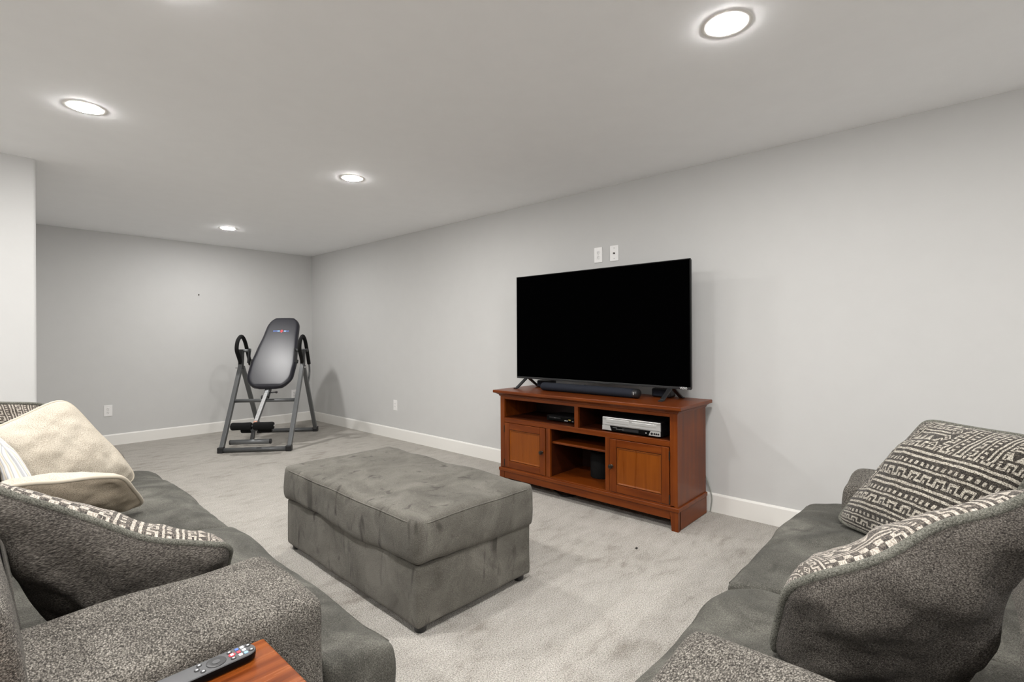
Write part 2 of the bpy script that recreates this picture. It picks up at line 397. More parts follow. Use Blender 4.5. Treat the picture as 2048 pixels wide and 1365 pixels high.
# ------------------------------------------------------------------ recessed ceiling lights
def ceiling_light(x, y, label):
    t = thing('ceiling_light', label, 'ceiling light', (x, y, H), 0, 'recessed ceiling lights')
    bm = lathe(bmesh.new(), [(0.0656, 0), (0.0656, -0.0008), (0.092, -0.0010), (0.094, -0.0002), (0.094, 0)], 48)
    o = obj('trim_ring', bm, M_TRIM, t); smooth_by_angle(o, 50)
    o = obj('diffuser', lathe(bmesh.new(), [(0.0655, -0.0005), (0.0655, -0.0020), (0.063, -0.0042), (0.040, -0.0054), (0.004, -0.0058)], 32), M_LAMP, t); smooth_by_angle(o, 50)
    return t
ceiling_light(2.008, 0.689, 'round recessed ceiling light above the television side, largest at top right')
ceiling_light(0.440, 3.420, 'round recessed ceiling light in the upper left, nearest the white wall end')
ceiling_light(2.005, 3.462, 'round recessed ceiling light in the middle, between the nearest and farthest of its row')
ceiling_light(1.985, 6.046, 'small looking recessed ceiling light farthest back, near the back wall')
ceiling_light(0.455, 1.98, 'recessed ceiling light just above the top edge of the picture')
for lx_, ly_ in ((0.45, 0.45), (2.0, -1.6), (0.45, -1.6), (-1.2, 0.6), (-1.2, 3.2), (-1.2, -1.6)):
    ceiling_light(lx_, ly_, 'recessed ceiling light behind the viewpoint, out of the picture')

# ------------------------------------------------------------------ wall plates
def wall_plate(name, label, kind, pos, ax, group):
    # ax: 'x' plate on right wall (faces -x), 'y' plate on back wall (faces -y); local: X along wall, Y out, Z up
    t = thing(name, label, 'outlet', pos, (math.pi / 2 * 3 if ax == 'x' else 0), group)
    # local -y points into the room
    o = obj('cover_plate', B(-0.039, 0.039, -0.006, 0, -0.063, 0.063, 0.003, 2), M_PLATE, t)
    if kind == 'duplex':
        for s in (-1, 1):
            bm = lathe(bmesh.new(), [(0.0175, -0.0055), (0.0175, -0.0075), (0.016, -0.0085)], 24, 'y', (0, 0, s * 0.020))
            rc = obj('receptacle', bm, M_PLATE, t)
            bm = bmesh.new()
            for q, hh in ((-0.0065, 0.0045), (0.0065, 0.0035)): box(bm, q - 0.0012, q + 0.0012, -0.0095, -0.0083, s * 0.02 + 0.001 - hh + 0.003, s * 0.02 + 0.001 + hh + 0.003)
            box(bm, -0.0024, 0.0024, -0.0095, -0.0083, s * 0.02 - 0.0105, s * 0.02 - 0.0055)
            obj('slot', bm, M_SLOT, rc)
        obj('screw', lathe(bmesh.new(), [(0.003, -0.0055), (0.003, -0.0075), (0.002, -0.008)], 12, 'y'), M_SILVERD, t)
    elif kind == 'coax':
        obj('coax_jack', lathe(bmesh.new(), [(0.0075, -0.0055), (0.0075, -0.008), (0.0048, -0.009), (0.0048, -0.016), (0.002, -0.016)], 16, 'y'), M_BRONZE, t)
        for s in (-1, 1): obj('screw', lathe(bmesh.new(), [(0.0032, -0.0055), (0.0032, -0.0075), (0.002, -0.008)], 12, 'y', (0, 0, s * 0.042)), M_SILVERD, t)
    else:
        ins = obj('insert', B(-0.0165, 0.0165, -0.009, -0.0055, -0.033, 0.033, 0.0015, 2), M_PLATE, t)
        for s in (-1, 1):
            bm = bmesh.new()
            for q in (-0.0065, 0.0065): box(bm, q - 0.0011, q + 0.0011, -0.0098, -0.0088, s * 0.017, s * 0.017 + 0.008)
            obj('slot', bm, M_SLOT, ins)
    return t
G = 'white wall plates'
wall_plate('wall_outlet', 'white double outlet low on the back wall, left of the inversion table', 'duplex', (1.119, YB, 0.403), 'y', G)
wall_plate('wall_outlet', 'white double outlet on the back wall seen behind the inversion table leg', 'duplex', (3.251, YB, 0.405), 'y', G)
wall_plate('wall_outlet', 'white flat outlet low on the right wall between corner and television stand', 'decora', (XW, 5.112, 0.403), 'x', G)
wall_plate('wall_outlet', 'white double outlet above the television, left of the cable plate', 'duplex', (XW, 2.239, 1.893), 'x', G)
wall_plate('cable_plate', 'white cable jack plate above the television, right of the outlet', 'coax', (XW, 2.089, 1.891), 'x', G)['category'] = 'wall plate'
bm = lathe(bmesh.new(), [(0.0035, 0.0), (0.0035, -0.012), (0.008, -0.013), (0.006, -0.016)], 10, 'y', (0, 0, 0))
o = obj('nail', bm, M_BRONZE); o.location = (2.033, YB, 1.78); tag(o, 'tiny dark nail stuck in the bare back wall', 'nail')

# ------------------------------------------------------------------ television stand
ST = thing('tv_stand', 'cherry red wooden television stand with two panelled doors and open shelves', 'tv stand', (3.0, 2.10, 0))
def P(name, x0, x1, y0, y1, z0, z1, m, bev=0.002, par=ST):   # x measured from the front face, y world, z world
    return obj(name, B(x0, x1, y0 - 2.10, y1 - 2.10, z0, z1, bev), m, par)
yL, yR = 2.862, 1.338
D = 0.455
P('side_panel', 0.018, D, yR, yR + 0.020, 0.145, 0.745, M_CH[2]); P('side_panel', 0.018, D, yL - 0.020, yL, 0.145, 0.745, M_CH[2])
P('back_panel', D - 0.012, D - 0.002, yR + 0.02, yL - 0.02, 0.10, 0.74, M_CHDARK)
P('top', -0.045, D + 0.018, yR - 0.042, yL + 0.066 - 0.02, 0.763, 0.787, M_CH[1], 0.005)
def crown(y0, y1):
    pr = [(0.0, 0.735), (-0.006, 0.738), (-0.010, 0.748), (-0.022, 0.756), (-0.032, 0.764), (0.03, 0.764), (0.03, 0.735)]
    bm = bmesh.new(); A = []; C = []
    for x, z in pr:
        e = max(0.0, -x); A.append(bm.verts.new((x, y0 - e - 2.10, z))); C.append(bm.verts.new((x, y1 + e - 2.10, z)))
    bm.faces.new(A); bm.faces.new(C[::-1])
    for i in range(len(pr)): bm.faces.new((A[i], C[i], C[(i + 1) % len(pr)], A[(i + 1) % len(pr)]))
    return bm
obj('crown_molding', crown(yR, yL), M_CH[1], ST)
for s, yy in ((-1, yR), (1, yL)):      # side runs of the crown
    pr = [(0.0, 0.735), (0.006, 0.738), (0.010, 0.748), (0.022, 0.756), (0.032, 0.764), (-0.01, 0.764), (-0.01, 0.735)]
    bm = bmesh.new(); A = [bm.verts.new((0.0, yy + s * a - 2.10, z)) for a, z in pr]; C = [bm.verts.new((D, yy + s * a - 2.10, z)) for a, z in pr]
    bm.faces.new(A); bm.faces.new(C[::-1])
    for i in range(len(pr)): bm.faces.new((A[i], C[i], C[(i + 1) % len(pr)], A[(i + 1) % len(pr)]))
    obj('crown_molding', bm, M_CH[0], ST)
P('stile', 0, 0.022, yR, 1.388, 0.145, 0.738, M_CH[2]); P('stile', 0, 0.022, 2.817, yL, 0.145, 0.738, M_CH[2])
P('rail', 0.001, 0.022, 1.388, 2.817, 0.714, 0.738, M_CH[1])
P('rail', 0.001, 0.024, 1.388, 2.817, 0.524, 0.562, M_CH[1])
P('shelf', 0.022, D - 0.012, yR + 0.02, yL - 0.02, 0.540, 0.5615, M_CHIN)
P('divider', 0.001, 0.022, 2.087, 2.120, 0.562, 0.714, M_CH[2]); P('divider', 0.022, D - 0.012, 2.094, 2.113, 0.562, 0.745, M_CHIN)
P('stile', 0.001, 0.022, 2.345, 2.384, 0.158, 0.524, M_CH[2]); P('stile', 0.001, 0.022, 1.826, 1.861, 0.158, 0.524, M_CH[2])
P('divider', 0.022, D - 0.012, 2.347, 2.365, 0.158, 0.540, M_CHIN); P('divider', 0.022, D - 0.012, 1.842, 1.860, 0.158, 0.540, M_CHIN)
P('shelf', 0.03, D - 0.012, 1.860, 2.347, 0.409, 0.425, M_CH[1], 0.004)
P('bottom_shelf', 0.0, D - 0.012, yR + 0.02, yL - 0.02, 0.140, 0.158, M_CH[1])
P('base_molding', -0.012, D, yR - 0.012, yL + 0.012, 0.122, 0.150, M_CH[1], 0.005)
P('apron', -0.004, 0.018, 1.388, 2.817, 0.070, 0.124, M_CH[1])
P('base_side', 0.018, D, yR - 0.005, yR + 0.02, 0.004, 0.124, M_CH[0]); P('base_side', 0.018, D, yL - 0.02, yL + 0.005, 0.004, 0.124, M_CH[0])
for s, ya, yb in ((1, yR - 0.005, 1.388), (-1, 2.817, yL + 0.005)):   # tapered bracket feet
    ya -= 2.10; yb -= 2.10; tp = 0.012
    inn0, inn1 = (yb - tp, yb) if s > 0 else (ya + tp, ya)
    out = ya if s > 0 else yb
    bm = hexa(bmesh.new(), [(-0.005, out, 0.0), (0.03, out, 0.0), (0.03, inn0, 0.0), (-0.005, inn0, 0.0), (-0.006, out, 0.124), (0.03, out, 0.124), (0.03, inn1, 0.124), (-0.006, inn1, 0.124)])
    obj('foot', bm, M_CH[2], ST)
def door(y0, y1, knob_y, hinge_y):
    z0, z1 = 0.160, 0.521
    g = 0.004; y0 += g; y1 -= g
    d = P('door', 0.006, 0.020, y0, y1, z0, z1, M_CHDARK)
    sw = 0.052
    P('door_stile', -0.004, 0.007, y0, y0 + sw, z0, z1, M_CH[2], 0.002, d); P('door_stile', -0.004, 0.007, y1 - sw, y1, z0, z1, M_CH[2], 0.002, d)
    P('door_rail', -0.0035, 0.007, y0 + sw + 0.0008, y1 - sw - 0.0008, z1 - 0.052, z1, M_CH[1], 0.002, d)
    P('door_rail', -0.0035, 0.007, y0 + sw + 0.0008, y1 - sw - 0.0008, z0, z0 + 0.052, M_CH[1], 0.002, d)
    # raised panel: bevelled field inside the frame
    a0, a1, c0, c1 = y0 + sw + 0.0035 - 2.10, y1 - sw - 0.0035 - 2.10, z0 + 0.0555, z1 - 0.0555
    bm = bmesh.new(); rings = []
    for ins, x in ((0.0, -0.0005), (0.004, -0.001), (0.010, 0.0035), (0.012, 0.004)):
        rings.append([bm.verts.new((x, yy, zz)) for yy, zz in ((a0 + ins, c0 + ins), (a1 - ins, c0 + ins), (a1 - ins, c1 - ins), (a0 + ins, c1 - ins))])
    for A, C in zip(rings, rings[1:]):
        for k in range(4): bm.faces.new((A[k], A[(k + 1) % 4], C[(k + 1) % 4], C[k]))
    bm.faces.new(rings[-1])
    obj('door_panel', bm, M_CHPANEL, d)
    k = obj('knob', lathe(bmesh.new(), [(0.012, -0.004), (0.012, -0.007), (0.006, -0.010), (0.006, -0.018), (0.012, -0.021), (0.0155, -0.026), (0.014, -0.031), (0.006, -0.034), (0.001, -0.0345)], 24, 'x', (0, knob_y - 2.10, 0.335)), M_BRONZE, d); smooth_by_angle(k, 40)
    for zz in (0.195, 0.470 - 0.0):
        obj('hinge', tube(bmesh.new(), [(-0.004, hinge_y - 2.10, zz - 0.028), (-0.004, hinge_y - 2.10, zz + 0.028)], 0.004, 8), M_BRONZE, d)
door(2.384, 2.817, 2.418, 2.815); door(1.388, 1.826, 1.806, 1.390)

# ------------------------------------------------------------------ television
TVX = 3.255
TV = thing('television', 'large black flat-screen television standing on the cherry wood stand', 'television', (TVX, 2.128, 0.787))
y0, y1, z0, z1 = 1.356 - 2.128, 2.902 - 2.128, 0.866 - 0.787, 1.742 - 0.787
bz = 0.010
obj('housing', B(0.006, 0.032, y0 + 0.002, y1 - 0.002, z0 + 0.002, z1 - 0.002, 0.006), M_BLACK, TV)
obj('rear_housing', B(0.03, 0.075, y0 + 0.12, y1 - 0.12, z0 + 0.03, z0 + 0.55, 0.012), M_BLACK, TV)
bm = bmesh.new(); box(bm, -0.002, 0.008, y0, y0 + bz * 0.6, z0, z1); box(bm, -0.002, 0.008, y1 - bz * 0.6, y1, z0, z1); box(bm, -0.002, 0.008, y0, y1, z1 - bz * 0.6, z1)
obj('bezel', bm, M_BLACKG, TV)
obj('chin', B(-0.003, 0.010, y0, y1, z0, z0 + 0.016, 0.002), M_BLACK, TV)
obj('screen', B(0.0, 0.006, y0 + bz * 0.6, y1 - bz * 0.6, z0 + 0.016, z1 - bz * 0.6), M_SCREEN, TV)
text_mesh('brand_lettering', 'VIZIO', 0.020, M_WHITE, TV, frame_mat((-0.0035, y0 + 0.050, z0 + 0.0085), (0, -1, 0), (0, 0, 1)))
for yy in (1.500 - 2.128, 2.800 - 2.128):       # V-shaped feet
    bm = bmesh.new()
    for sx in (-1, 1):
        beam(bm, (0.02 + sx * 0.006, yy, 0.088), (0.02 + sx * 0.125, yy - sx * 0.012, 0.006), 0.030, 0.012, Vector((0, 1, 0)), 0.003)
        beam(bm, (0.02 + sx * 0.122, yy - sx * 0.012, 0.006), (0.02 + sx * 0.150, yy - sx * 0.014, 0.004), 0.030, 0.008, Vector((0, 1, 0)), 0.002)
    obj('foot', bm, M_BLACK, TV)

# soundbar and the two small rear speakers parked behind it
SB = thing('soundbar', 'long dark fabric-covered soundbar lying in front of the television', 'soundbar', (3.19, 2.135, 0.787))
def stadium(r, n=10, fx=1.25): return [(fx * r * math.cos(a) * (1 if abs(math.cos(a)) < .95 else 1), r + r * math.sin(a)) for a in [i / 24 * math.tau for i in range(24)]]
bm = bmesh.new()
prof = stadium(0.033)
rings = []
hl = 0.43
for yy, s in ((-hl, 0.70), (-hl + 0.006, 0.90), (-hl + 0.016, 1.0), (hl - 0.016, 1.0), (hl - 0.006, 0.90), (hl, 0.70)):
    rings.append([bm.verts.new((x * s, yy, 0.033 + (z - 0.033) * s + 0.001)) for x, z in prof])
for A, C in zip(rings, rings[1:]):
    for k in range(24): bm.faces.new((A[k], A[(k + 1) % 24], C[(k + 1) % 24], C[k]))
bm.faces.new(rings[0]); bm.faces.new(rings[-1][::-1])
smooth_by_angle(obj('body', bm, M_GRILLE, SB), 50)
bm = bmesh.new()
rings = []
for yy, s in ((-hl - 0.004, 0.82), (-hl + 0.002, 1.0), (-hl + 0.030, 1.03)):
    rings.append([bm.verts.new((x * s, yy, 0.034 + (z - 0.033) * s)) for x, z in prof])
for A, C in zip(rings, rings[1:]):
    for k in range(24): bm.faces.new((A[k], A[(k + 1) % 24], C[(k + 1) % 24], C[k]))
bm.faces.new(rings[0]); smooth_by_angle(obj('end_cap', bm, M_BLACK, SB), 50)
obj('badge', B(-0.0445, -0.040, -hl + 0.014, -hl + 0.019, 0.028, 0.048, 0.001), M_SILVER, SB)
bm = bmesh.new()
obj('button', tube(bmesh.new(), [(0, 0.02, 0.066), (0, 0.02, 0.069)], 0.006, 12), M_BLACK, SB)
for yy, xx, lab in ((2.69, 3.40, 'small black satellite speaker behind the soundbar at the far end of the stand'), (1.618, 3.40, 'small black satellite speaker behind the television foot at the near end of the stand')):
    t = thing('satellite_speaker', lab, 'speaker', (xx, yy, 0.787), 0, 'satellite speakers behind the television')
    o = obj('cabinet', B(-0.05, 0.05, -0.072, 0.072, 0.001, 0.064, 0.014, 3), M_BLACK, t); smooth_by_angle(o, 30)
    obj('grille', B(-0.0525, -0.047, -0.06, 0.06, 0.010, 0.054, 0.002), M_GRILLE, t)

# ------------------------------------------------------------------ devices in the stand
V = thing('video_recorder', 'silver and black cassette and disc player on the right shelf of the stand', 'video player', (3.03, 1.680, 0.563))
obj('case', B(0.006, 0.25, -0.215, 0.215, 0.006, 0.099, 0.003), M_BLACK, V)
obj('front_panel', B(-0.004, 0.008, -0.217, 0.217, 0.042, 0.100, 0.003), M_SILVER, V)
obj('lower_panel', B(-0.002, 0.008, -0.217, 0.217, 0.008, 0.041, 0.002), M_BLACKG, V)
obj('tape_door', B(-0.007, -0.003, 0.010, 0.185, 0.062, 0.088, 0.002), M_SILVER, V)
obj('disc_tray', B(-0.007, -0.003, -0.190, -0.012, 0.066, 0.085, 0.002), M_SILVER, V)
obj('trim_line', B(-0.006, -0.003, -0.21, 0.21, 0.046, 0.049), M_SILVERD, V)
bm = prism(bmesh.new(), [(0.217, 0.010), (0.145, 0.010), (0.158, 0.041), (0.217, 0.041)], -0.006, 0.0, 'x'); obj('corner_panel', bm, M_SILVER, V)
bm = prism(bmesh.new(), [(-0.217, 0.012), (-0.135, 0.012), (-0.148, 0.041), (-0.217, 0.041)], -0.006, 0.0, 'x'); obj('jack_panel', bm, M_SILVER, V)
for q, rad in ((-0.158, 0.008), (-0.176, 0.006), (-0.190, 0.006), (-0.204, 0.006)): obj('jack', tube(bmesh.new(), [(-0.004, q, 0.026), (-0.0085, q, 0.026)], rad, 12), M_BLACK, V)
obj('display', B(-0.0035, 0, -0.06, 0.06, 0.016, 0.034), M_BLACK, V)
for k in range(5): obj('button', B(-0.0048, -0.001, 0.13 - k * 0.012 - 0.03, 0.138 - k * 0.012 - 0.03, 0.022, 0.025, 0), M_GREYP, V)
obj('button', B(-0.005, -0.001, -0.118, -0.112, 0.021, 0.027, 0.001), M_WHITE, V)
text_mesh('print', 'DVD VCR', 0.008, M_GREYP, V, frame_mat((-0.0028, 0.118, 0.031), (0, -1, 0), (0, 0, 1)), 0.0003)
for sx in (0.03, 0.22):
    for sy in (-0.18, 0.18): obj('foot', tube(bmesh.new(), [(sx, sy, 0), (sx, sy, 0.007)], 0.012, 12), M_BLACK, V)
DV = thing('disc_player', 'slim black disc player on the left upper shelf of the stand', 'disc player', (3.12, 2.33, 0.563))
obj('case', B(0, 0.20, -0.135, 0.135, 0.004, 0.042, 0.003), M_BLACK, DV)
obj('front_panel', B(-0.004, 0.002, -0.135, 0.135, 0.006, 0.041, 0.002), M_BLACKG, DV)
obj('disc_tray', B(-0.006, -0.002, 0.0, 0.11, 0.022, 0.034, 0.001), M_BLACK, DV)
obj('print', B(-0.0066, -0.0055, 0.046, 0.062, 0.0265, 0.0295), M_GREYP, DV)
for q in (-0.045, -0.062): obj('label_mark', B(-0.0052, -0.0035, q - 0.006, q + 0.006, 0.012, 0.017), M_WHITE, DV)
obj('label_mark', B(-0.0052, -0.0035, -0.096, -0.076, 0.020, 0.027), M_YEL, DV)
obj('button', B(-0.0055, -0.0035, -0.122, -0.110, 0.012, 0.018), M_GREYP, DV)
for sx in (0.03, 0.17):
    for sy in (-0.11, 0.11): obj('foot', tube(bmesh.new(), [(sx, sy, 0), (sx, sy, 0.005)], 0.010, 12), M_BLACK, DV)
SW = thing('cylinder_speaker', 'black upright cylinder speaker in the open lower middle of the stand', 'speaker', (3.262, 2.06, 0.1595))
o = obj('body', lathe(bmesh.new(), [(0.074, 0.0), (0.078, 0.006), (0.078, 0.178), (0.074, 0.188), (0.060, 0.192)], 40), M_FOAM, SW); smooth_by_angle(o, 35)  # foam black deepens the body, putting the cubby's shadow into its colour
o = obj('top_ring', lathe(bmesh.new(), [(0.060, 0.1915), (0.060, 0.196), (0.050, 0.196), (0.046, 0.190), (0.01, 0.186)], 40), M_BLACKG, SW); smooth_by_angle(o, 35)
cb = [(3.40, 2.56, 0.004), (3.30, 2.52, 0.006), (3.18, 2.45, 0.006), (3.12, 2.36, 0.007), (3.09, 2.29, 0.007), (3.13, 2.24, 0.008), (3.22, 2.22, 0.006), (3.36, 2.25, 0.004)]
def spline(pts, n=6):
    pts = [Vector(p) for p in pts]; out = []
    for i in range(len(pts) - 1):
        a, b, c, d = pts[max(i - 1, 0)], pts[i], pts[i + 1], pts[min(i + 2, len(pts) - 1)]
        for k in range(n):
            t = k / n; out.append(0.5 * ((2 * b) + (c - a) * t + (2 * a - 5 * b + 4 * c - d) * t * t + (3 * b - a - 3 * c + d) * t ** 3))
    out.append(pts[-1]); return out
tag(obj('floor_cable', tube(bmesh.new(), spline(cb), 0.006, 8), M_CABLE, None, True), 'black power cable looped on the carpet under the television stand', 'cable')
tag(obj('power_cord', tube(bmesh.new(), spline([(3.495, 1.325, 0.004), (3.497, 1.318, 0.05), (3.496, 1.313, 0.10), (3.498, 1.326, 0.16), (3.500, 1.36, 0.25), (3.505, 1.45, 0.40)]), 0.004, 8), M_CORD, None, True), 'thin grey cord hanging behind the right end of the television stand', 'cable')

# ------------------------------------------------------------------ ottoman
OT = thing('ottoman', 'large rectangular grey suede ottoman with loose top cushion on the carpet', 'ottoman', (1.600, 2.285, 0), math.radians(-1.3))
hx, hy = 0.346, 0.642
def ott_base(c, n):
    return c
def ott_fn(c, n):
    u, v = c.x / hx, c.y / hy
    k = max(0, 1 - u * u) * max(0, 1 - v * v)
    if n.z > 0.3: c = c + Vector((0, 0, 0.016 * k))
    # padded walls bow out, the lower edge sags between the corners
    w = max(0, 1 - ((c.z - 0.384) / 0.10) ** 2); c = c + Vector((n.x, n.y, 0)) * (0.008 * w)
    c = c + Vector((0, 0, 0.013 * math.sin(c.y * 6 + c.x * 5 + 1.0) * (1 - k) * min(1, max(0, (0.39 - c.z) / 0.09))))
    return c
soft('base', B(-hx, hx, -hy, hy, 0.033, 0.290), M_OTTO, OT, 0.011, 8, 0.005, 5, ott_base, 1)
cu = soft('cushion', B(-hx - 0.014, hx + 0.014, -hy - 0.014, hy + 0.014, 0.284, 0.484), M_OTTO, OT, 0.011, 34, 0.012, 4.0, ott_fn, 3, 0.003, 14)
pts = []; dirs = []
for k in range(160):
    t = k / 160 * 4; e = int(t); f = t - e
    q = [(-1 + 2 * f, -1), (1, -1 + 2 * f), (1 - 2 * f, 1), (-1, 1 - 2 * f)][e]
    p = Vector((q[0] * (hx - 0.012), q[1] * (hy - 0.012), 0.44)); out = Vector((q[0] * (abs(q[0]) > .999), q[1] * (abs(q[1]) > .999), 0)).normalized()
    d = (out + Vector((0, 0, 1))).normalized(); pts.append(p + d * 0.4); dirs.append(-d)
surface_seam('seam', cu, pts, dirs, 0.0032, M_OTTO, OT)
for sx in (-1, 1):
    for sy in (-1, 1): obj('leg', lathe(bmesh.new(), [(0.022, 0), (0.025, 0.004), (0.029, 0.045), (0.029, 0.06)], 20, 'z', (sx * (hx - 0.045), sy * (hy - 0.045), 0)), M_BLACK, OT, True)

# ------------------------------------------------------------------ sofas
def sofa(name, label, origin, rotz, L, seam, flip=False, af0=0.0, aw0=0.0):
    """local frame: +x runs along the sofa, +y points to the seat front; origin = end of the first arm, on the floor, at the back of the seat"""
    t = thing(name, label, 'sofa', origin, rotz, None)
    def Q(bm, x0, x1, y0, y1, z0, z1):
        if flip: y0, y1 = -y1, -y0
        return box(bm, x0, x1, y0, y1, z0, z1)
    def HX(bm, p):
        if flip: p = [(a, -b, c) for a, b, c in p]
        return hexa(bm, p)
    AW, AF, FR, BK = 0.36, 0.555, 0.775, -0.32
    soft('base', Q(bmesh.new(), 0.012, L - 0.012, BK + 0.02, FR - 0.045, 0.05, 0.27), M_ARM, t, 0.018, 4, 0.004, 4)
    for k, (a, b) in enumerate(((0, AW + aw0), (L - AW, L))):
        bm = bmesh.new(); af = AF + (af0 if k == 0 else 0); Q(bm, a, b, BK + 0.02, af + 0.012, 0.055, 0.50); Q(bm, a - 0.008, b + 0.008, BK + 0.02, af + 0.020, 0.38, 0.632)
        soft('arm', bm, M_ARM, t, 0.013, 55, 0.010, 5, None, k + 2)
    # reclined backrest
    f0, f1 = 0.168, 0.048
    bm = HX(bmesh.new(), [(0.02, BK, 0.06), (L - 0.02, BK, 0.06), (L - 0.02, f0, 0.06), (0.02, f0, 0.06), (0.02, BK - 0.03, 0.80), (L - 0.02, BK - 0.03, 0.80), (L - 0.02, f1, 0.80), (0.02, f1, 0.80)])
    soft('backrest', bm, M_ARM, t, 0.02, 12, 0.008, 4, None, 5)
    for k, (a, b, wa, wb) in enumerate(((AW + aw0 + 0.004, seam - 0.002, 0.006, AW + aw0 + 0.02), (seam + 0.002, L - AW - 0.004, L - AW - 0.02, L - 0.006))):
        bm = bmesh.new(); Q(bm, a, b, 0.05, FR, 0.262, 0.462); Q(bm, wa, wb, AF + 0.018, FR, 0.262, 0.452)
        xm, ym, hxm, hym = (min(a, wa) + max(b, wb)) / 2, 0.40, (max(b, wb) - min(a, wa)) / 2, 0.40
        def fn(c, n, xm=xm, hxm=hxm):
            yy = -c.y if flip else c.y
            u = (c.x - xm) / hxm; v = (yy - 0.40) / 0.42; kk = max(0, 1 - u * u) * max(0, 1 - v * v)
            if n.z > 0.2: c = c + Vector((0, 0, 0.022 * kk))
            # front edge slumps a little
            if yy > 0.6: c = c + Vector((0, 0, -0.030 * ((yy - 0.6) / 0.18) ** 2 * (1 if n.z > -0.2 else 0)))
            return c
        sc = soft('seat_cushion', bm, M_SEAT, t, 0.012, 30, 0.016, 4.5, fn, k + 8, 0.005, 12)
        sp, sd = [], []
        xa, xb = min(a, wa) + 0.035, max(b, wb) - 0.035
        for i in range(60):
            sp.append((xa + (xb - xa) * i / 59, (-1 if flip else 1) * (FR - 0.05 + 0.35), 0.38 + 0.30)); sd.append(Vector((0, (1 if flip else -1) * 0.35, -0.30)).normalized())
        surface_seam('seam', sc, sp, sd, 0.0035, M_SEAT, t, False)
    for x in (0.08, L - 0.08):
        for y in (BK + 0.10, FR - 0.14):
            yy = -y if flip else y
            obj('leg', lathe(bmesh.new(), [(0.022, 0), (0.026, 0.005), (0.030, 0.07)], 16, 'z', (x, yy, 0)), M_BLACK, t, True)
    return t
# left sofa: length along +Y, seat front towards +X -> local x = +Y (rot 90deg), local y = -X so flip
SOFA = sofa('sofa', 'long grey chenille sofa along the left with pillows and two seat cushions', (0.0, 1.108, 0), math.radians(90), 2.52, 1.18, True)
# right sofa: length along +X, seat front towards +Y
LOVE = sofa('loveseat', 'shorter grey chenille loveseat at lower right, beside the television wall', (0.615, -0.195, 0), 0.0, 2.13, 1.03, False, 0.05, 0.05)

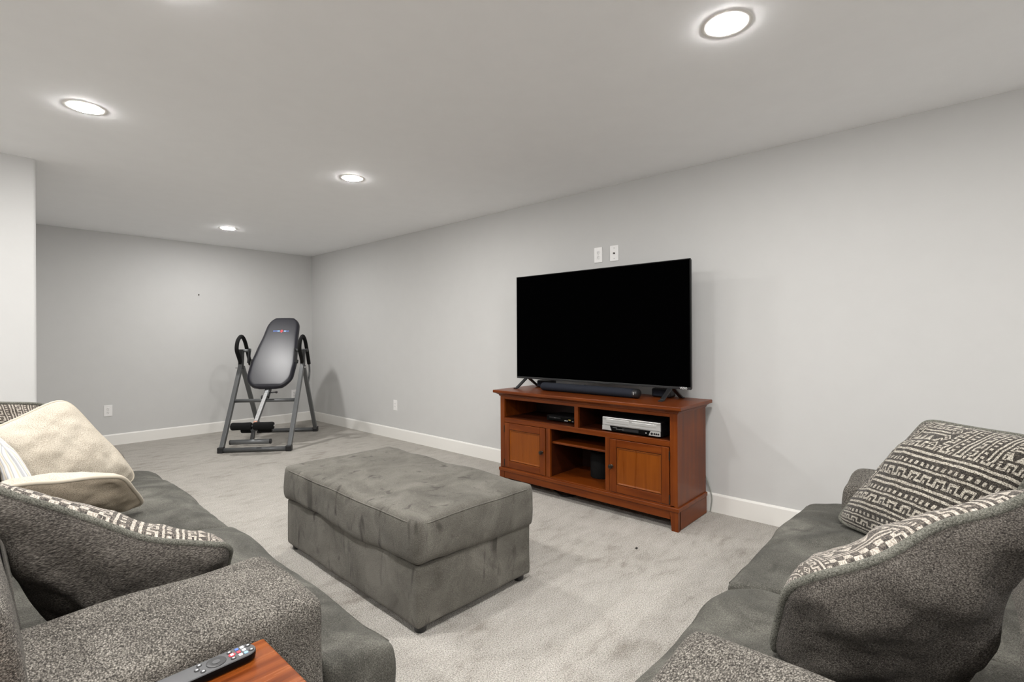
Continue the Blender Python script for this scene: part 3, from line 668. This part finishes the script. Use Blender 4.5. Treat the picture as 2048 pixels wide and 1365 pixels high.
# ------------------------------------------------------------------ pillows
def body_trees(root):
    bpy.context.view_layer.update(); out = []
    for c in root.children:
        if c.name.split('.')[0] in ('arm', 'backrest', 'seat_cushion'):
            mw = c.matrix_world; out.append(BVHTree.FromPolygons([(mw @ v.co)[:] for v in c.data.vertices], [p.vertices[:] for p in c.data.polygons]))
    return out
def back_tree(root):
    bpy.context.view_layer.update()
    return [BVHTree.FromPolygons([(c.matrix_world @ v.co)[:] for v in c.data.vertices], [p.vertices[:] for p in c.data.polygons]) for c in root.children if c.name.startswith('back_panel')]
def rest(p, trees, gap):
    """keep a cloth point on the outside of the upholstery it lies on"""
    if not trees: return p
    p = p.copy()
    for _ in range(3):
        for tr in trees:
            q, n, i, d = tr.find_nearest(p, 0.30)
            if q is not None:
                sd = (p - q).dot(n)
                if sd < gap: p = q + n * gap
    return p
def pillow(name, label, TL, TR, BR, BL, tf, tb, mf, mb, mp, group, nsign=1, pipe_r=0.0075, pinch=0.07, wr=0.010, seed=0, cat='pillow', Ng=56, wav=0.014, rc=0.10, on=None, full=0.62, sag=0.0):
    TL, TR, BR, BL = map(Vector, (TL, TR, BR, BL)); base = (BL + BR) / 2; base.z = min(BL.z, BR.z)
    n = ((TR - TL + BR - BL).cross(TL - BL + TR - BR)).normalized() * nsign
    t = thing(name, label, cat, base, 0, group); off = Vector((seed * 5.3, seed * 2.9, seed * 7.7))
    W = ((TR - TL).length + (BR - BL).length) / 2
    def pos(s, q, side):
        a, b = 2 * s - 1, 2 * q - 1
        a2 = a * (1 - pinch * (1 - b * b)); b2 = b * (1 - pinch * (1 - a * a)); kr = 1 - rc * (abs(a) * abs(b)) ** 4; a2 *= kr; b2 *= kr; s2, q2 = (a2 + 1) / 2, (b2 + 1) / 2
        p = (TL * (1 - s2) + TR * s2) * (1 - q2) + (BL * (1 - s2) + BR * s2) * q2
        h = max(0, 1 - abs(a) ** 2.3) ** full * max(0, 1 - abs(b) ** 2.3) ** full
        seamw = noise.noise(p * 7 + off) * wav
        p.z -= sag * (1 - a * a) * (1 - q); edge = max(abs(a), abs(b))
        wk = (noise.noise(p * 14 + off * 2) * wr + noise.noise(p * 34 + off * 3) * wr * 0.35) * min(1, (1 - edge) * 5)
        fold = math.sin((a * b) * 9 + seed) * wr * 0.7 * (abs(a * b)) * min(1, (1 - edge) * 6)
        th = (tf if side > 0 else tb)
        return p + n * (seamw + side * (h * th + (wk + fold) * (1 if th > 0.02 else 0))) - base
    for side, nm, mt in ((1, 'front_panel', mf), (-1, 'back_panel', mb)):
        me = bpy.data.meshes.new(nm); g = Ng
        vsx = [pos(0.5 - 0.5 * math.cos(i / g * math.pi) * 0.5 - 0.5 * (1 - 2 * i / g) * 0.5, 0.5 - 0.5 * math.cos(j / g * math.pi) * 0.5 - 0.5 * (1 - 2 * j / g) * 0.5, side) for j in range(g + 1) for i in range(g + 1)]
        fs = []
        for j in range(g):
            for i in range(g):
                f = (j * (g + 1) + i, j * (g + 1) + i + 1, (j + 1) * (g + 1) + i + 1, (j + 1) * (g + 1) + i)
                fs.append(f if side * nsign < 0 else f[::-1])
        vsx = [rest(v + base, on, 0.010) - base for v in vsx]
        me.from_pydata([v[:] for v in vsx], [], fs); uv = me.uv_layers.new(name='UVMap')
        for lp in me.loops:
            vi = lp.vertex_index; uv.data[lp.index].uv = ((vi % (g + 1)) / g, 1 - (vi // (g + 1)) / g)
        link(nm, me, mt, t, True)
    path = []
    m = 40
    for e in range(4):
        for k in range(m):
            f = k / m; s, q = [(f, 0), (1, f), (1 - f, 1), (0, 1 - f)][e]; path.append(pos(s, q, 0.0001))
    for _ in range(2): path = [(path[i - 1] + path[i] * 2 + path[(i + 1) % len(path)]) / 4 for i in range(len(path))]
    path = [rest(p + base, on, pipe_r + 0.008) - base for p in path]
    obj('piping', tube(bmesh.new(), path, pipe_r, 8, True), mp, t, True)
    return t
TS, TL_ = body_trees(SOFA), body_trees(LOVE)
# on the left sofa
pillow('throw_pillow', 'grey-backed pillow with patterned front slumped against the near arm of the left sofa',
       (-0.02, 1.60, 0.965), (0.525, 1.545, 0.640), (0.54, 1.70, 0.470), (0.15, 1.72, 0.470), 0.13, 0.11, M_MUD2, M_PILLOWBACK, M_PIPE, 'patterned pillows', -1, 0.009, 0.03, 0.018, 1, on=TS, rc=0.12, full=0.5, wav=0.03, sag=0.045)
pillow('throw_pillow', 'tan and cream pillow lying low behind the near grey pillow on the left sofa',
       (-0.02, 2.46, 0.735), (0.43, 2.45, 0.690), (0.545, 2.66, 0.500), (0.0, 2.66, 0.500), 0.09, 0.055, M_CREAM, M_TAN, M_CREAMPIPE, 'cream pillows', -1, 0.008, 0.03, 0.012, 2, on=TS)
CREAM = pillow('throw_pillow', 'big cream woven pillow propped up on the far part of the left sofa',
       (0.01, 2.93, 0.830), (0.320, 3.07, 0.978), (0.620, 3.08, 0.505), (0.19, 2.85, 0.510), 0.085, 0.060, M_CREAM, M_CREAM, M_CREAMPIPE, 'cream pillows', 1, 0.006, 0.05, 0.012, 3, on=TS, rc=0.14)
pillow('throw_pillow', 'patterned grey pillow peeking out behind the big cream pillow, far left',
       (-0.06, 3.20, 0.975), (0.290, 3.20, 0.925), (0.33, 3.18, 0.510), (0.13, 3.18, 0.510), 0.045, 0.04, M_MUD2, M_PILLOWBACK, M_PIPE, 'patterned pillows', 1, 0.008, 0.05, 0.010, 4, on=TS + back_tree(CREAM))
pillow('striped_pillow', 'pale striped pillow at the left picture edge behind the near grey pillow',
       (0.06, 2.84, 0.90), (0.110, 2.80, 0.80), (0.195, 2.74, 0.62), (0.15, 2.78, 0.52), 0.05, 0.05, M_STRIPE, M_STRIPE, M_STRIPE, None, 1, 0.004, 0.02, 0.008, 5, on=TS)
# on the loveseat
pillow('throw_pillow', 'patterned black and cream pillow in the far corner of the loveseat by the wall',
       (2.455, 0.115, 0.915), (2.10, -0.20, 0.925), (2.01, 0.03, 0.490), (2.345, 0.405, 0.480), 0.095, 0.09, M_MUD, M_PILLOWBACK, M_PIPE, 'patterned pillows', 1, 0.008, 0.05, 0.009, 6, on=TL_)
pillow('throw_pillow', 'big grey-backed pillow with patterned front at the near end of the loveseat',
       (1.185, 0.285, 0.690), (1.36, -0.14, 0.975), (1.39, 0.02, 0.470), (1.285, 0.355, 0.475), 0.14, 0.11, M_MUD2, M_PILLOWBACK, M_PIPE, 'patterned pillows', -1, 0.010, 0.03, 0.018, 7, on=TL_, rc=0.12, full=0.5, wav=0.03)

# ------------------------------------------------------------------ side table and remote
TB = thing('side_table', 'small reddish wood side table beside the near arm of the left sofa', 'side table', (0.12, 0.82, 0))
obj('table_top', B(-0.30, 0.302, -0.27, 0.270, 0.575, 0.600, 0.004), M_TABLE, TB)
for a, b, c, d in ((-0.27, 0.27, -0.245, -0.225), (-0.27, 0.27, 0.225, 0.245), (-0.27, -0.25, -0.225, 0.225), (0.25, 0.27, -0.225, 0.225)):
    obj('apron', B(a, b, c, d, 0.505, 0.575, 0.002), M_TABLE_E, TB)
for sx in (-1, 1):
    for sy in (-1, 1):
        x, y = sx * 0.262, sy * 0.237
        obj('leg', hexa(bmesh.new(), [(x - 0.014, y - 0.014, 0), (x + 0.014, y - 0.014, 0), (x + 0.014, y + 0.014, 0), (x - 0.014, y + 0.014, 0), (x - 0.02, y - 0.02, 0.575), (x + 0.02, y - 0.02, 0.575), (x + 0.02, y + 0.02, 0.575), (x - 0.02, y + 0.02, 0.575)]), M_TABLE_E, TB)
RM = thing('remote_control', 'slim black television remote lying on the wooden side table', 'remote', (0.289, 1.044, 0.600), math.radians(0))
def rrect(hx, hy, r, n=8):
    return [(sx * (hx - r) + r * math.cos(a0 + k / n * math.pi / 2), sy * (hy - r) + r * math.sin(a0 + k / n * math.pi / 2)) for sx, sy, a0 in ((1, 1, 0), (-1, 1, math.pi / 2), (-1, -1, math.pi), (1, -1, math.pi * 1.5)) for k in range(n + 1)]
def layered(prof, mat, name, par, off=(0, 0)):
    bm = bmesh.new(); rings = []
    for hx_, hy_, r_, z in prof: rings.append([bm.verts.new((off[0] + x, off[1] + y, z)) for x, y in rrect(hx_, hy_, r_)])
    for A, C in zip(rings, rings[1:]):
        for k in range(len(A)): bm.faces.new((A[k], A[(k + 1) % len(A)], C[(k + 1) % len(A)], C[k]))
    bm.faces.new(rings[0][::-1]); bm.faces.new(rings[-1]); o = obj(name, bm, mat, par); smooth_by_angle(o, 40); return o
layered([(0.094, 0.016, 0.015, 0.0), (0.098, 0.0205, 0.019, 0.004), (0.099, 0.022, 0.021, 0.012), (0.0985, 0.0215, 0.020, 0.0165)], M_BLACKG, 'body', RM)
layered([(0.0985, 0.0215, 0.020, 0.0164), (0.0975, 0.0205, 0.019, 0.0180), (0.094, 0.018, 0.017, 0.0186)], M_REMOTE, 'face', RM)
dp = obj('direction_pad', lathe(bmesh.new(), [(0.0165, 0.0184), (0.0165, 0.0194), (0.0150, 0.0200), (0.0075, 0.0194)], 40, 'z', (0.030, 0, 0)), M_BLACK, RM); smooth_by_angle(dp, 40)
obj('select_button', lathe(bmesh.new(), [(0.0065, 0.0192), (0.0065, 0.0200), (0.004, 0.0203)], 24, 'z', (0.030, 0, 0)), M_REMOTE, dp)
def rbtn(x, y, r, mark):
    b = obj('button', lathe(bmesh.new(), [(r, 0.0184), (r, 0.0194), (r * 0.8, 0.0198)], 20, 'z', (x, y, 0)), M_BLACK, RM)
    obj('mark', B(x - r * 0.40, x + r * 0.40, y - r * 0.35, y + r * 0.35, 0.01985, 0.0201), mark, b)
for x, y, m in ((0.005, 0.012, M_WHITE), (-0.002, 0.0, M_WHITE), (0.005, -0.012, M_WHITE), (0.056, 0.012, M_WHITE), (0.056, -0.012, M_WHITE), (0.089, 0.010, M_WHITE), (0.089, -0.009, M_WHITE)): rbtn(x, y, 0.0046, m)
b = obj('voice_button', lathe(bmesh.new(), [(0.0058, 0.0184), (0.0058, 0.0196)], 20, 'z', (0.0570, 0.0, 0)), M_RED, RM)
obj('mark', B(0.0545, 0.0595, -0.003, 0.003, 0.0196, 0.0201), M_WHITE, b)
for x, ms in ((0.069, (M_BLUE, M_RED, M_WHITE)), (0.0785, (M_WHITE, M_WHITE, M_LBLUE))):
    for k, m in enumerate(ms):
        layered([(0.0032, 0.0035, 0.0012, 0.0184), (0.0032, 0.0035, 0.0012, 0.0196)], m, 'app_button', RM, (x, 0.0115 - k * 0.0112))
text_mesh('brand_lettering', 'VIZIO', 0.010, M_GREYP, RM, frame_mat((-0.058, 0, 0.0187), (0, -1, 0), (1, 0, 0)), 0.0002)

# ------------------------------------------------------------------ inversion table (local x right, local y away from the viewer)
IV = thing('inversion_table', 'grey steel inversion table with black padded backrest in the far corner', 'exercise machine', (2.482, 6.10, 0), math.atan2(-0.642, 0.767))
WX = 0.345
for s in (-1, 1):
    obj('front_leg', beam(bmesh.new(), (s * WX, -0.555, 0.03), (s * WX, -0.012, 0.93), 0.042, 0.050), M_STEEL, IV)
    obj('rear_leg', beam(bmesh.new(), (s * WX, 0.565, 0.03), (s * WX, 0.025, 0.885), 0.042, 0.042), M_STEEL, IV)
    obj('side_bracket', beam(bmesh.new(), (s * WX, -0.030, 0.86), (s * WX, -0.005, 1.085), 0.048, 0.052), M_BLACK, IV)
    # padded handle loop: foam grip over a steel rod
    hp = spline([(s * WX, -0.025, 0.92), (s * WX, -0.085, 1.00), (s * WX, -0.145, 1.09), (s * WX, -0.115, 1.19), (s * WX, -0.010, 1.245), (s * WX, 0.090, 1.19), (s * WX, 0.175, 1.06), (s * WX, 0.262, 0.90)], 6)
    h = obj('handle_grip', tube(bmesh.new(), hp, 0.021, 14), M_FOAM, IV, True)
    obj('handle_rod', tube(bmesh.new(), spline([(s * WX, 0.258, 0.905), (s * WX, 0.282, 0.84), (s * WX, 0.275, 0.76), (s * WX, 0.215, 0.66), (s * WX, 0.19, 0.62)], 5), 0.011, 10), M_STEEL, h, True)
    obj('pivot_arm', tube(bmesh.new(), [(s * 0.245, 0.0, 1.075), (s * (WX + 0.035), 0.0, 1.075)], 0.018, 14), M_STEEL, IV, True)
    obj('pivot_cap', tube(bmesh.new(), [(s * (WX + 0.033), 0.0, 1.075), (s * (WX + 0.048), 0.0, 1.075)], 0.021, 14), M_BLACK, IV, True)
    bm = bmesh.new(); beam(bm, (s * 0.255, 0.0, 1.10), (s * 0.265, -0.02, 0.93), 0.014, 0.06); beam(bm, (s * 0.262, 0.045, 0.945), (s * 0.20, 0.075, 0.93), 0.05, 0.045)
    obj('roller_hinge', bm, M_BLACK, IV)
    obj('lock_pin', tube(bmesh.new(), [(s * (WX - 0.02), -0.035, 0.875), (s * (WX + 0.055), -0.035, 0.875)], 0.006, 8), M_CHROME, IV, True)
for yy in (-0.565, 0.570):
    obj('base_bar', tube(bmesh.new(), [(-WX - 0.01, yy, 0.027), (WX + 0.01, yy, 0.027)], 0.024, 14), M_STEEL, IV, True)
    for s in (-1, 1): obj('end_cap', B(s * WX - 0.030, s * WX + 0.030, yy - 0.032, yy + 0.032, 0.0, 0.062, 0.008), M_BLACK, IV)
cb_ = obj('crossbar', tube(bmesh.new(), [(-WX, -0.255, 0.515), (WX, -0.255, 0.515)], 0.020, 14), M_STEEL, IV, True)
obj('warning_sticker', B(0.02, 0.10, -0.277, -0.262, 0.520, 0.531), M_BLACK, cb_)
# padded board
b0 = Vector((0, -0.19, 0.640)); b1 = Vector((0, 0.512, 1.475)); ax = (b1 - b0).normalized(); LEN = (b1 - b0).length
nb = Vector((1, 0, 0)).cross(ax).normalized()
if nb.y > 0: nb = -nb      # normal towards viewer/up
def half_w(t):
    w_ = [(0.0, 0.235), (0.15, 0.258), (0.32, 0.262), (0.5, 0.240), (0.75, 0.205), (1.0, 0.180)]
    for (a, c), (d, e) in zip(w_, w_[1:]):
        if a <= t <= d:
            k = (t - a) / (d - a); return c + (e - c) * (k * k * (3 - 2 * k) * 0.4 + k * 0.6)
    return 0.18
outl = []
nn = 44
for i in range(nn + 1):
    t_ = i / nn; d = t_ * LEN
    w_ = half_w(t_)
    rb, rt = 0.17, 0.15
    if d < rb: w_ -= 0.15 * (1 - math.sqrt(max(0, 1 - ((rb - d) / rb) ** 2)))
    if LEN - d < rt: w_ -= 0.13 * (1 - math.sqrt(max(0, 1 - ((rt - (LEN - d)) / rt) ** 2)))
    outl.append((d, w_))
bm = bmesh.new(); rows = []
for d, w_ in outl:
    row = []
    for k in range(25):
        a = -1 + 2 * k / 24
        row.append((d, a * w_, a))
    rows.append(row)
thick = 0.034
def board_layer(sgn):
    out = []
    for i, row in enumerate(rows):
        t_ = i / nn; et = min(1, min(t_, 1 - t_) * LEN / 0.035)
        rr_ = []
        for d, x, a in row:
            es = min(1, (1 - abs(a)) * outl[i][1] / 0.035); q = min(es, et); h = math.sqrt(max(0, 1 - (1 - q) ** 2))
            rr_.append(bm.verts.new(b0 + ax * d + Vector((x, 0, 0)) + nb * sgn * thick * (0.25 + 0.75 * h)))
        out.append(rr_)
    return out
top, bot = board_layer(1), board_layer(-1)
for i in range(nn):
    for k in range(24):
        bm.faces.new((top[i][k], top[i][k + 1], top[i + 1][k + 1], top[i + 1][k])); bm.faces.new((bot[i][k + 1], bot[i][k], bot[i + 1][k], bot[i + 1][k + 1]))
    for k in (0, 24): bm.faces.new((top[i][k], top[i + 1][k], bot[i + 1][k], bot[i][k]))
for i in (0, nn):
    for k in range(24): bm.faces.new((top[i][k], top[i][k + 1], bot[i][k + 1], bot[i][k]))
bd = obj('backrest_board', bm, M_VINYL, IV, True)
# printed logo line on the board
lc = b0 + ax * (LEN * 0.775) + nb * (thick + 0.0005); MX = frame_mat(lc, (1, 0, 0), ax)
def logo(x0, x1, y0_, y1_, m):
    bm = box(bmesh.new(), x0, x1, y0_, y1_, -0.0005, 0.0006); bmesh.ops.transform(bm, matrix=MX, verts=bm.verts[:]); obj('logo_mark', bm, m, bd)
for k in range(6): logo(-0.098 + k * 0.0135, -0.098 + k * 0.0135 + 0.0095, -0.010, 0.010, M_BLUE if k < 4 else M_LBLUE)
for k in range(4): logo(0.030 + k * 0.0150, 0.030 + k * 0.0150 + 0.0105, -0.010, 0.008, M_LBLUE if k < 2 else M_BLUE)
bm = bmesh.new()
for pz in ([(-0.020, -0.006), (0.026, -0.006), (0.003, 0.026)], [(-0.012, -0.010), (0.018, -0.010), (0.003, -0.028)]):
    A = [bm.verts.new((x, y, 0.0004)) for x, y in pz]; C = [bm.verts.new((x, y, -0.0005)) for x, y in pz]; bm.faces.new(A); bm.faces.new(C[::-1])
    for i in range(3): bm.faces.new((A[i], C[i], C[(i + 1) % 3], A[(i + 1) % 3]))
bmesh.ops.transform(bm, matrix=MX, verts=bm.verts[:]); obj('logo_emblem', bm, M_RED, bd)
# telescoping boom with height scale
q0 = Vector((0, -0.10, 0.715)); q1 = Vector((0, -0.640, 0.215)); bx_ = (q1 - q0).normalized()
q0 = Vector((0, -0.13, 0.70)); 
obj('boom_sleeve', beam(bmesh.new(), b0 + ax * 0.10 - nb * 0.04, b0 - ax * 0.10 - nb * 0.03, 0.058, 0.05), M_BLACK, IV)
bs = b0 - nb * 0.03; be = Vector((0, -0.635, 0.235)); boom = obj('boom', beam(bmesh.new(), bs, be, 0.040, 0.040), M_STEEL, IV)
bdv = (be - bs).normalized(); bn = Vector((1, 0, 0)).cross(bdv).normalized(); bn = bn if bn.y < 0 else -bn
sl = (be - bs).length; MS = frame_mat(bs + bn * 0.0205, (1, 0, 0), bdv.cross(Vector((1, 0, 0))) if False else -bdv)
def onboom(name, x0, x1, d0, d1, m, h=0.0006):
    bm = box(bmesh.new(), x0, x1, -d1, -d0, -0.0003, h); M2 = frame_mat(bs + bn * 0.0202, (1, 0, 0), -bdv)
    bmesh.ops.transform(bm, matrix=M2, verts=bm.verts[:]); return obj(name, bm, m, boom)
onboom('height_scale', -0.018, 0.018, 0.07, sl - 0.13, M_SCALE)
for k in range(20): onboom('scale_mark', -0.012, 0.006 if k % 2 else 0.012, 0.085 + k * (sl - 0.24) / 20, 0.085 + k * (sl - 0.24) / 20 + 0.004, M_GREYP, 0.0010)
onboom('sticker', -0.018, 0.018, sl - 0.125, sl - 0.05, M_COPPER)
for k in range(2): onboom('scale_mark', -0.006 + k * 0.010, -0.003 + k * 0.010, sl - 0.12, sl - 0.06, M_WHITE, 0.0010)
for s in (-1, 1):
    obj('ankle_roller', lathe(bmesh.new(), [(0.012, 0.0), (0.036, 0.004), (0.041, 0.015), (0.039, 0.10), (0.041, 0.190), (0.036, 0.205), (0.012, 0.208)] , 24, 'x', ((0.006 if s > 0 else -0.214) + 0.0, -0.640, 0.290)), M_FOAM, IV, True)
    obj('ankle_roller', lathe(bmesh.new(), [(0.012, 0.0), (0.034, 0.004), (0.038, 0.015), (0.038, 0.12), (0.034, 0.135), (0.012, 0.138)], 24, 'x', ((0.02 if s > 0 else -0.158), -0.520, 0.235)), M_FOAM, IV, True)
obj('roller_axle', tube(bmesh.new(), [(-0.225, -0.640, 0.290), (0.228, -0.640, 0.290)], 0.010, 10), M_CHROME, IV, True)
obj('roller_axle', tube(bmesh.new(), [(-0.165, -0.520, 0.235), (0.165, -0.520, 0.235)], 0.009, 10), M_CHROME, IV, True)
bm = bmesh.new(); beam(bm, be - bdv * 0.05, (0, -0.665, 0.130), 0.034, 0.034); beam(bm, (0, -0.62, 0.27), (0, -0.50, 0.225), 0.03, 0.03)
obj('ankle_post', bm, M_BLACK, IV)
fb = obj('foot_bar', tube(bmesh.new(), [(-0.200, -0.684, 0.132), (0.190, -0.684, 0.132)], 0.026, 16), M_STEEL, IV, True)
for s in (-0.203, 0.193): obj('foot_bar_cap', tube(bmesh.new(), [(s - 0.006, -0.684, 0.132), (s + 0.008, -0.684, 0.132)], 0.0265, 16), M_BLACK, fb, True)
lv = obj('lever', tube(bmesh.new(), [(0.01, -0.205, 0.595), (0.105, -0.215, 0.602)], 0.007, 10), M_BLACK, IV, True)
obj('lever_ball', lathe(bmesh.new(), [(0.004, -0.014), (0.012, -0.008), (0.014, 0.0), (0.012, 0.008), (0.004, 0.014)], 16, 'x', (0.108, -0.215, 0.602)), M_BLACK, lv, True)
obj('stop_knob', lathe(bmesh.new(), [(0.016, 0.0), (0.027, 0.005), (0.027, 0.022), (0.016, 0.028)], 18, 'x', (-0.050, -0.235, 0.545)), M_BLACK, IV, True)

bm = bmesh.new(); lathe(bm, [(0.001, 0.0), (0.006, 0.001), (0.007, 0.004), (0.003, 0.007)], 7)
for v in bm.verts: v.co.x *= 1.7; v.co += Vector((random.uniform(-1, 1), random.uniform(-1, 1), 0)) * 0.0015
o = obj('lint', bm, M_CABLE); o.location = (2.612, 1.414, 0.0); tag(o, 'tiny dark scrap of lint on the open carpet before the stand', 'lint')
